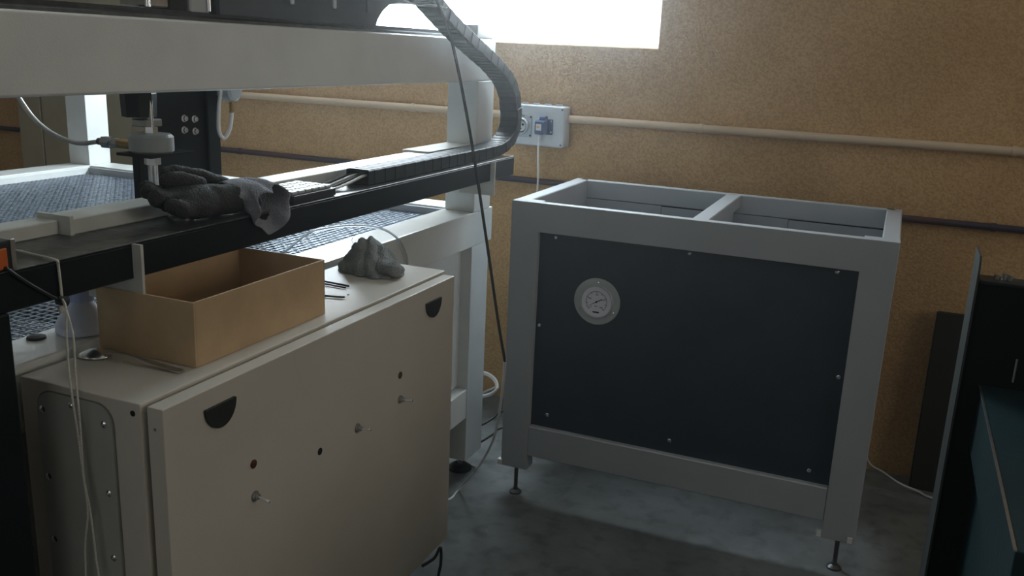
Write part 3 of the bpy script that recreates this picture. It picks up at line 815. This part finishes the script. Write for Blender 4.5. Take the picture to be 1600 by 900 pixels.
bm = bmesh.new(); cyl(bm, (-1.046, BY0 - .0008, .972), (-1.046, BY0 + .001, .972), .005, n=14); link('vent_hole', bm, MT['hole'], cb)
bm = bmesh.new(); cyl(bm, (-1.008, 1.0075, .95), (-1.008, 1.0085, .95), .003, n=10); link('hinge_pin', bm, MT['chrome'], dr)
T([(-.985, 1.86, .245), (-.962, 1.885, .262), (-.955, 1.90, .285), (-.958, 1.915, .27), (-.955, 1.91, .235), (-.958, 1.905, .205), (-.965, 1.89, .12), (-.975, 1.86, .006)], .004, 'cable', MT['rubber'], cb)

# ---- wooden box on the cabinet
wb = thing('wooden_box', 'open shallow brown wooden box standing on the cream cabinet', 'box', (-1.185, 1.37, BZ1))
X0, X1, Y0, Y1, Z0, Z1, th = -1.290, -1.068, 1.170, 1.560, BZ1 + .0005, 1.108, .004
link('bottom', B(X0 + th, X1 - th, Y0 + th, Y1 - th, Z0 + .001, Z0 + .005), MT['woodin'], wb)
for a in ((X0, X1, Y0, Y0 + th), (X0, X1, Y1 - th, Y1), (X0, X0 + th, Y0 + th, Y1 - th), (X1 - th, X1, Y0 + th, Y1 - th)):
    link('side', B(*a, Z0, Z1, bev=.0006), MT['wood'], wb)

# ---- spoon
sp0, sp1 = at(137, 538, 2, BZ1 + .002), at(285, 581, 2, BZ1 + .002)
spn = thing('spoon', 'steel spoon lying beside the near end of the wooden box', 'spoon', (sp0.x, sp0.y, BZ1))
d = Vector((.9, .05, 0)); d = (Vector((-1.078, 1.140, 0)) - Vector((-1.262, 1.132, 0))); d.normalize(); nrm = Vector((-d.y, d.x, 0))
c0s = Vector((-1.262, 1.132, BZ1 + .001))
bm = bmesh.new(); NU, NV = 14, 10; grid = []
for i in range(NU + 1):
    t = i / NU; a = -1 + 2 * t; row = []
    wd = .024 * math.sqrt(max(0.0, 1 - a * a)) * (1 - .12 * a) + .0008
    for j in range(NV + 1):
        s = -1 + 2 * j / NV
        z = .0015 + .014 * (1 - a * a) * (1 - s * s)
        row.append(bm.verts.new(c0s + d * (a * .030) + nrm * (s * wd) + Vector((0, 0, z))))
    grid.append(row)
for i in range(NU):
    for j in range(NV): bm.faces.new((grid[i][j], grid[i + 1][j], grid[i + 1][j + 1], grid[i][j + 1]))
o = link('bowl', bm, MT['chrome'], spn, smooth='all')
sm_ = o.modifiers.new('thick', 'SOLIDIFY'); sm_.thickness = .0012
bm = bmesh.new(); prev = None
for t, wd, z in ((.024, .003, .006), (.045, .0028, .014), (.075, .003, .014), (.11, .0042, .010), (.15, .0065, .005), (.182, .0080, .0025), (.190, .006, .0022)):
    ring = [bm.verts.new(c0s + d * t + nrm * a + Vector((0, 0, z + b))) for a, b in ((-wd, -.001), (wd, -.001), (wd, .001), (-wd, .001))]
    if prev:
        for q in range(4): bm.faces.new((prev[q], prev[(q + 1) % 4], ring[(q + 1) % 4], ring[q]))
    else: bm.faces.new(ring[::-1])
    prev = ring
bm.faces.new(prev); link('handle', bm, MT['steel'], spn)

# ---- squat bottle behind the box, standing on the tank beam
bt = thing('plastic_bottle', 'squat milky plastic bottle with pale blue cap behind the wooden box', 'bottle', (-1.368, 1.205, 1.0))
bm = bmesh.new(); lathe(bm, (-1.368, 1.205, 1.0005), (0, 0, 1), [(0, 0), (0, .044), (.003, .048), (.014, .048), (.022, .045), (.050, .027), (.056, .021), (.07, .018), (.07, 0)], n=32); link('bottle_body', bm, MT['bottle'], bt, smooth='all')
bm = bmesh.new(); lathe(bm, (-1.368, 1.205, 1.062), (0, 0, 1), [(0, 0), (0, .025), (.022, .025), (.024, .022), (.024, 0)], n=32); link('cap', bm, MT['bluecap'], bt, smooth=True)
p = at(57, 529, 2, 1.0)
bm = bmesh.new(); lathe(bm, (p.x, p.y, 1.0005), (0, 0, 1), [(0, .0), (0, .017), (.004, .016), (.006, .010), (.006, 0)], n=24)
tag(link('washer', bm, MT['rubber'], None, smooth=True), 'small dark washer lying on the tank beam left of the bottle', 'washer')

# ---- rods lying on the cabinet
def rod(a, b, z, r, label, bend=None):
    p, q = at(*a, 2, z), at(*b, 2, z)
    bm = bmesh.new(); pts = [p, p.lerp(q, .9), q if bend is None else q + bend]
    tube(bm, pts, r, 8, 4); return tag(link('steel_rod', bm, MT['rubber'], None, smooth='all'), label, 'rod')
rod((488, 436), (545, 447), BZ1 + .003, .0024, 'dark thin steel rod on the cabinet nearest the crumpled glove')
rod((488, 440), (540, 449.5), BZ1 + .003, .0022, 'second dark steel rod lying just below the first, beside the box')
rod((492, 461), (537, 464.5), BZ1 + .003, .0022, 'lone bent steel rod nearest the door edge, beside the box', Vector((0, .003, 0)))
p = at(544, 461, 2, BZ1)
bm = bmesh.new(); cyl(bm, (p.x, p.y, BZ1 + .0003), (p.x, p.y, BZ1 + .002), .003, n=8); tag(link('metal_chip', bm, MT['darksteel']), 'tiny dark metal chip on the cabinet top beside the bent rod', 'chip')

# ================================================================== GLOVES
def noise3(p, f):
    from mathutils import noise
    return noise.noise(p * f)
def skin_mesh(name, verts, edges, radii, m, parent, sub=2, disp=.0, f=60, root=0, flatten=None):
    me = bpy.data.meshes.new(name); me.from_pydata([tuple(v) for v in verts], edges, []); me.update()
    o = bpy.data.objects.new(name, me); COL.objects.link(o)
    sk = o.modifiers.new('skin', 'SKIN'); sk.use_smooth_shade = True
    for i, r in enumerate(radii):
        sv = me.skin_vertices[0].data[i]; sv.radius = r if isinstance(r, tuple) else (r, r); sv.use_root = (i == root)
    su = o.modifiers.new('sub', 'SUBSURF'); su.levels = sub; su.render_levels = sub
    bpy.context.view_layer.update()
    dg = bpy.context.evaluated_depsgraph_get()
    nm_ = bpy.data.meshes.new_from_object(o.evaluated_get(dg))
    bpy.data.objects.remove(o, do_unlink=True)
    bm_ = bmesh.new(); bm_.from_mesh(nm_); bpy.data.meshes.remove(nm_)
    if disp > 0:
        bm_.normal_update()
        for v in bm_.verts:
            v.co += v.normal * (noise3(v.co, f) * disp + noise3(v.co, f * 2.7) * disp * .4)
    if flatten is not None:
        for v in bm_.verts: v.co.z = max(v.co.z, flatten)
    return link(name, bm_, m, parent, smooth='all')

# large work glove lying on the rail, cuff hanging over the front edge
gl = thing('work_glove', 'dark work glove with grey cuff flopped over the black rail', 'glove', (-1.28, 1.42, RZ1))
zt = RZ1
V = [(-1.255, 1.455, zt + .036),   # 0 palm near cuff (root)
     (-1.252, 1.415, zt + .036),   # 1 palm mid
     (-1.255, 1.370, zt + .034),   # 2 knuckles
     (-1.232, 1.345, zt + .030), (-1.230, 1.318, zt + .036), (-1.232, 1.292, zt + .052),   # index
     (-1.262, 1.340, zt + .040), (-1.262, 1.310, zt + .050), (-1.262, 1.284, zt + .064),   # middle
     (-1.288, 1.345, zt + .048), (-1.290, 1.318, zt + .062), (-1.290, 1.295, zt + .070),   # ring
     (-1.308, 1.360, zt + .052), (-1.316, 1.335, zt + .066), (-1.318, 1.312, zt + .070),   # little
     (-1.240, 1.500, zt + .034)]   # wrist
Ed = [(0, 1), (1, 2), (2, 3), (3, 4), (4, 5), (2, 6), (6, 7), (7, 8), (2, 9), (9, 10), (10, 11), (2, 12), (12, 13), (13, 14), (0, 15)]
Rr = [(.044, .034), (.046, .034), (.044, .032), .021, .019, .014, .021, .019, .014, .019, .018, .013, .016, .015, .012, (.036, .030)]
skin_mesh('glove_body', V, Ed, Rr, MT['clothd'], gl, sub=2, disp=.006, f=32, flatten=zt + .001)
# thumb and the folded back of the hand lying on top, rising towards the back
skin_mesh('thumb', [(-1.270, 1.440, zt + .058), (-1.285, 1.405, zt + .074), (-1.292, 1.372, zt + .082), (-1.292, 1.345, zt + .076)], [(0, 1), (1, 2), (2, 3)], [.022, .019, .016, .011], MT['clothd'], gl, sub=2, disp=.003, f=45)
skin_mesh('back_fold', [(-1.268, 1.545, zt + .050), (-1.285, 1.50, zt + .062), (-1.300, 1.455, zt + .078), (-1.312, 1.41, zt + .090), (-1.318, 1.37, zt + .090)], [(0, 1), (1, 2), (2, 3), (3, 4)], [(.018, .010), (.022, .013), (.022, .014), (.018, .013), (.012, .010)], MT['clothd'], gl, sub=2, disp=.004, f=40)
# cuff: flared crumpled open sleeve whose mouth faces the aisle
bm = bmesh.new(); n = 44; rows = []
cen = [Vector((-1.250, 1.470, zt + .038)), Vector((-1.244, 1.498, zt + .040)), Vector((-1.228, 1.520, zt + .038)), Vector((-1.204, 1.530, zt + .032)), Vector((-1.172, 1.530, zt + .020))]
AX = [Vector((.2, 1, 0)), Vector((1, -.12, -.10))]
NR = 18
for i in range(NR + 1):
    t = i / NR * (len(cen) - 1); a = min(int(t), len(cen) - 2); cpt = cen[a].lerp(cen[a + 1], t - a)
    tt = i / NR; row = []
    ax = AX[0].lerp(AX[1], tt).normalized(); v = Vector((0, 0, 1)); v = (v - ax * v.dot(ax)).normalized(); u = ax.cross(v)
    for q in range(n):
        an = 2 * math.pi * q / n
        ru = .036 + .012 * tt; rv = .028 + .010 * tt
        wv = 1 + .16 * tt * math.sin(3 * an + .4) + .09 * tt * math.sin(5 * an + 2.2 + 2 * tt) + .03 * math.sin(8 * an + 6 * tt)
        sag = -.010 * tt * tt * (1 - math.sin(an)) * .5 - .012 * tt * tt * max(0, -math.sin(an)) ** .7 * (1 + .35 * math.cos(2 * an + 1))
        pnt = cpt + u * (ru * wv * math.cos(an)) + v * (rv * wv * math.sin(an) + sag)
        pnt += ax * (.010 * tt * math.sin(2 * an + .6) + .007 * tt * math.cos(5 * an))
        if pnt.z < zt + .003:          # cloth either lies on the rail or hangs clear of its front face
            over = zt + .003 - pnt.z
            if pnt.x < RX1 - .012: pnt.z = zt + .003
            elif pnt.x < RX1 + .004: pnt.x = RX1 + .004 + over * .05
        row.append(bm.verts.new(pnt))
    rows.append(row)
for a, b in zip(rows, rows[1:]):
    for q in range(n): bm.faces.new((a[q], a[(q + 1) % n], b[(q + 1) % n], b[q]))
shade_pts = [v_.co.copy() for v_ in rows[11]]
o = link('cuff', bm, MT['cuff'], gl, smooth='all'); o['label'] = 'grey knitted cuff hanging open over the rail edge'
s_ = o.modifiers.new('thick', 'SOLIDIFY'); s_.thickness = .0022; s_.offset = 0
bm = bmesh.new(); k0 = 11; cen_ = sum(shade_pts, Vector()) / len(shade_pts); c_ = bm.verts.new(cen_ + Vector((-.012, 0, 0))); rv_ = [bm.verts.new(p) for p in shade_pts]
for q in range(len(rv_)): bm.faces.new((rv_[q], rv_[(q + 1) % len(rv_)], c_))
link('cuff_shade', bm, MT['navycloth'], gl, smooth='all')['label'] = 'dark disc standing for the shade inside the open cuff'  # added disc closing the sleeve, its dark colour is the shade inside

# crumpled glove heap on the cabinet
cg = thing('crumpled_glove', 'crumpled grey fabric glove in a heap at the far end of the cabinet top', 'glove', (-1.19, 1.93, BZ1))
bm = bmesh.new(); bmesh.ops.create_icosphere(bm, subdivisions=5, radius=1.0)
cx, cy = -1.180, 1.930
dirL = Vector((.245, -.055, 0)).normalized(); dirW = Vector((-dirL.y, dirL.x, 0))
from mathutils import noise as NZ
for v in bm.verts:
    q = v.co.copy(); s, t, z = q.x, q.y, q.z
    hgt = .080 * max(.15, 1 - 1.2 * abs(s + .12) ** 1.5)
    ridge = abs(math.sin(s * 7.5 + t * 2.2 + z * 1.5 + .8 * math.sin(t * 3)))
    rad = 1 + .10 * NZ.noise(q * 1.6) + .17 * (ridge - .6) * (1 - .6 * abs(s)) + .025 * NZ.noise(q * 7) - .06 * abs(NZ.noise(q * 2.6 + Vector((4, 1, 2))))
    P_ = Vector((cx, cy, 0)) + dirL * (s * .098 * rad) + dirW * (t * .060 * rad)
    zz = max(0.0, z) ** .72 * hgt * rad * 1.08 if z > 0 else 0
    P_.z = BZ1 + .001 + zz
    v.co = P_
link('heap', bm, MT['cloth'], cg, smooth='all')
for k_, (s, t, hh, ang) in enumerate(((-.030, .010, .073, .2), (-.052, .0, .066, -.5), (-.008, .012, .070, .6))):
    bpt = Vector((cx, cy, BZ1)) + dirL * s + dirW * t
    skin_mesh('finger_tip', [tuple(bpt + Vector((0, 0, hh - .035))), tuple(bpt + Vector((0, 0, hh - .012)) + dirL * (.004 * math.sin(ang))), tuple(bpt + Vector((0, 0, hh + .002)) + dirL * (.010 * math.sin(ang)))], [(0, 1), (1, 2)], [.016, .012, .006], MT['cloth'], cg, sub=2, disp=.004, f=80)
skin_mesh('cuff_roll', [tuple(Vector((cx, cy, BZ1 + .022)) + dirL * .030 - dirW * .02), tuple(Vector((cx, cy, BZ1 + .022)) + dirL * .075 - dirW * .012), tuple(Vector((cx, cy, BZ1 + .020)) + dirL * .103 + dirW * .008)], [(0, 1), (1, 2)], [(.026, .022), (.028, .020), (.020, .017)], MT['cloth'], cg, sub=2, disp=.008, f=50, flatten=BZ1 + .001)
T([tuple(Vector((cx, cy, BZ1 + .05)) - dirL * .055), tuple(Vector((cx, cy, BZ1 + .068)) - dirL * .070), tuple(Vector((cx, cy, BZ1 + .078)) - dirL * .068)], .0006, 'loose_thread', MT['cuff'], cg)

# dark discs under the glove
for (u, v, r, lab) in ((283, 342, .026, 'dark steel disc on the rail nearest the camera, below the glove'), (335, 333, .018, 'smaller dark steel disc beside the first under the glove')):
    p = at(u, v, 2, RZ1)
    bm = bmesh.new(); lathe(bm, (p.x, p.y, RZ1 + .0005), (0, 0, 1), [(0, 0), (0, r), (.006, r), (.008, r * .9), (.008, r * .5), (.012, r * .48), (.012, 0)], n=28)
    tag(link('steel_disc', bm, MT['darksteel'], None, smooth=True), lab, 'disc')

# ================================================================== CLAMP, STRING, CORDS
cl = thing('orange_clamp', 'orange and black clamp with silver edge on the near end of the rail', 'clamp', (-1.222, .93, RZ1))
link('clamp_body', B(-1.262, -1.200, .895, .944, RZ1 + .0005, 1.242, bev=.004, seg=2), k, cl, smooth=True)
link('orange_grip', B(-1.2005, -1.1965, .912, .930, 1.200, 1.232, bev=.0015), MT['orange'], cl)
link('silver_edge', B(-1.202, -1.197, .937, .945, 1.197, 1.244, bev=.001), MT['chrome'], cl)
st = thing('string', 'thin white string tied at the rail and hanging down past the cabinet side', 'string', (-1.19, 1.02, RZ1))
e0 = at(18, 389, 2, RZ1 + .003); e1 = at(86, 406, 2, RZ1 + .003); e2 = at(91, 416, 0, RX1 + .004); e3 = at(97, 466, 0, RX1 + .006)
T([e0, e0.lerp(e1, .5), e1, e2, e3], .0022, 'upper_strand', MT['string'], st)
y_ = .985
T([e3] + [at(u, v, 1, y_) for u, v in ((103, 482), (104, 530), (110, 600), (122, 680), (130, 742), (137, 800), (133, 850), (134, 900), (137, 1100))], .0017, 'strand', MT['string'], st)
T([e3] + [at(u, v, 1, y_ - .003) for u, v in ((106, 492), (115, 530), (118, 585), (125, 660), (131, 745), (141, 800), (150, 870), (155, 930), (150, 1110))], .0017, 'strand', MT['string'], st)
bm = bmesh.new(); bmesh.ops.create_icosphere(bm, subdivisions=2, radius=.006)
for v in bm.verts: v.co += at(97, 483, 0, RX1 + .008) + v.normal * NZ.noise(v.co * 300) * .003
link('knot', bm, MT['string'], st, smooth='all')
ec = thing('elastic_cord', 'short black elastic cord with a knob, hooked under the near rail', 'cord', (-1.19, 1.0, 1.15))
T([at(u, v, 0, RX1 + .006) for u, v in ((8, 418), (22, 428), (50, 446), (80, 463), (98, 471))], .0028, 'cord', MT['rubber'], ec)
bm = bmesh.new(); lathe(bm, at(97, 470, 0, RX1 + .007), (.2, 1, -.3), [(-.008, 0), (-.008, .007), (.008, .0085), (.010, 0)], n=16); link('knob', bm, MT['rubber'], ec, smooth=True)

hc = thing('hanging_cable', 'thin black cable hanging in front of the gantry, ending in white cable on the floor', 'cable', (-1.1, 2.3, 0))
T([(-1.50, 2.2, 3.195), at(650, -160, 1, 2.2)] + [at(u, v, 1, 2.2) for u, v in ((674, -25), (693, 25), (706, 65), (722, 140), (740, 240), (755, 340), (768, 430), (778, 500), (789, 565))], .0042, 'black_cable', MT['rubber'], hc)
T([(-1.38, 2.2, 1.72), at(640, 4, 1, 2.30), at(672, 7, 1, 2.22), at(698, 12, 1, 2.204)], .0022, 'white_lead', MT['wcable'], hc)
T([at(789, 562, 1, 2.2), at(787, 590, 1, 2.25), at(781, 640, 1, 2.38), at(773, 680, 1, 2.50), at(757, 715, 1, 2.60), at(738, 742, 1, 2.66), at(716, 765, 2, .005), at(700, 781, 2, .005), (-1.36, 2.58, .005), (-1.46, 2.5, .005)], .0042, 'white_cable', MT['wcable'], hc)
# cable ties between frame and table (two dark rods near the floor) 
for a, b, lab in (((755, 663), (786, 643), 'upper of two thin black hoses between table leg and grey frame'), ((752, 690), (787, 668), 'lower of two thin black hoses between table leg and grey frame')):
    p, q = at(*a, 1, 2.98), at(*b, 1, 3.05)
    o = T([(-1.36, 2.99, p.z - .02), p, p.lerp(q, .5), q, (-1.135, 3.08, q.z + .012)], .0042, 'black_hose', MT['rubber']); tag(o, lab, 'hose')
p = at(768, 606, 1, 3.45)
pts = []
for i in range(30):
    a = i / 29 * 4 * math.pi; r = .085 + .006 * i / 29
    pts.append((p.x - .04 + r * math.cos(a) * 1.0, 3.40 + r * .35 * math.sin(a), .30 + .012 * i / 29 + .045 * math.sin(a)))
z0_ = at(768, 606, 1, 3.40).z
pts = [(x, y, z - .30 + z0_) for x, y, z in pts] + [(p.x - .1, 3.5, z0_ - .1), (p.x - .12, 3.5, .01)]
tag(T(pts, .006, 'cable_coil', MT['wcable'], sm=2), 'loose coil of white cable behind the table leg by the wall', 'cable')
# clear hose arching over the tank beam behind the crumpled glove
tag(T([(-1.56, 1.93, .975), (-1.50, 1.98, .985), at(480, 366, 0, -1.42), at(515, 356, 0, -1.40), at(560, 352, 0, -1.37), at(598, 358, 0, -1.33), at(622, 374, 0, -1.300), at(634, 398, 0, -1.300), at(638, 425, 0, -1.301), (-1.301, 2.40, .70), (-1.301, 2.38, .4)], .0036, 'clear_hose', MT['whose']), 'clear thin hose arching over the tank edge behind the crumpled glove', 'hose')
# thin grey cable on the floor at the right
fc = [(.03, 3.45, .20), at(1357, 722, 1, 3.50), at(1380, 738, 1, 3.48), at(1405, 755, 1, 3.45), at(1435, 768, 2, .01), at(1455, 778, 2, .005), (.5, 3.40, .005)]
tag(T(fc, .0045, 'floor_cable', MT['lamp']), 'thin grey cable sagging from the grey frame to the floor at right', 'cable')
# dark debris lumps below the frame's lower rail
for (u, v, r, lab) in ((892, 706, .05, 'flat dark scrap on the floor under the left of the grey frame'), (938, 716, .04, 'second flat dark scrap on the floor right of the first, under the frame')):
    p = at(u, v, 2, .002)
    bm = bmesh.new(); lathe(bm, (p.x, min(p.y, 3.4), .001), (0, 0, 1), [(0, 0), (0, r), (.012, r * .8), (.016, 0)], n=9)
    for v_ in bm.verts: v_.co.y = p.y + (v_.co.y - p.y) * .6; v_.co += Vector((NZ.noise(v_.co * 20), NZ.noise(v_.co * 21), 0)) * .012
    tag(link('floor_scrap', bm, MT['rubber']), lab, 'debris')

# ================================================================== RIGHT SIDE: dark machine, sheet, board
bd = B(.215, .47, 3.545, 3.575, .0, .685, bev=.003, rot=Matrix.Rotation(math.radians(-4), 3, 'X'))
tag(link('dark_board', bd, MT['board']), 'dark board leaning against the ochre wall right of the grey frame', 'board')
dm = thing('dark_machine', 'large black machine at the right edge with dark teal bed', 'machine', (.6, 1.5, 0))
link('upright', B(.190, 1.1, 2.03, 2.085, .0, 1.132, bev=.008, seg=2), MT['machblack'], dm, smooth=True)
link('upright_cap', B(.190, 1.1, 2.025, 2.09, 1.128, 1.136, bev=.002), MT['black'], dm)
link('bed', B(.222, 1.1, 1.30, 2.03, .785, .918, bev=.004, seg=2), MT['teal'], dm, smooth=True)['label'] = 'dark teal machine bed'
link('base', B(.245, 1.1, 1.34, 2.03, 0, .785, bev=.004), MT['teal'], dm)
bm = bmesh.new(); box(bm, .2205, .2245, 1.30, 2.02, .9165, .9192); link('edge_highlight', bm, MT['steel'], dm)  # bright strip added to draw the highlight along the bed's top edge
bm = bmesh.new(); cyl(bm, (.281, 2.022, .935), (.281, 2.022, .985), .0028, n=10); box(bm, .279, .283, 2.02, 2.031, .958, .962)
link('handle_pin', bm, MT['chrome'], dm, smooth=True)
bm = bmesh.new(); tube(bm, [(.23 + .0035 * 0 + i * .0009 + .045, 2.06 + .007 * math.cos(i * .9), 1.144 + .007 * math.sin(i * .9)) for i in range(160)], .0014, 6, 1)
link('coil_spring', bm, MT['steel'], dm, smooth='all')
for i, (x, h) in enumerate(((.222, .010), (.236, .014), (.247, .012))):
    bm = bmesh.new(); cyl(bm, (x, 2.06, 1.1355), (x, 2.06, 1.1355 + h), .005, n=8); link('cap_bolt', bm, MT['steel'], dm, smooth=True)
sh = bmesh.new()
pp = [(1.985, .02), (1.985, 1.160), (1.992, 1.178), (2.005, 1.190), (2.11, 1.190), (2.11, .02)]
prism(sh, pp, 0, .180, .184)
tag(link('metal_sheet', sh, MT['sheet']), 'tall thin grey metal sheet standing on edge beside the black machine', 'sheet')
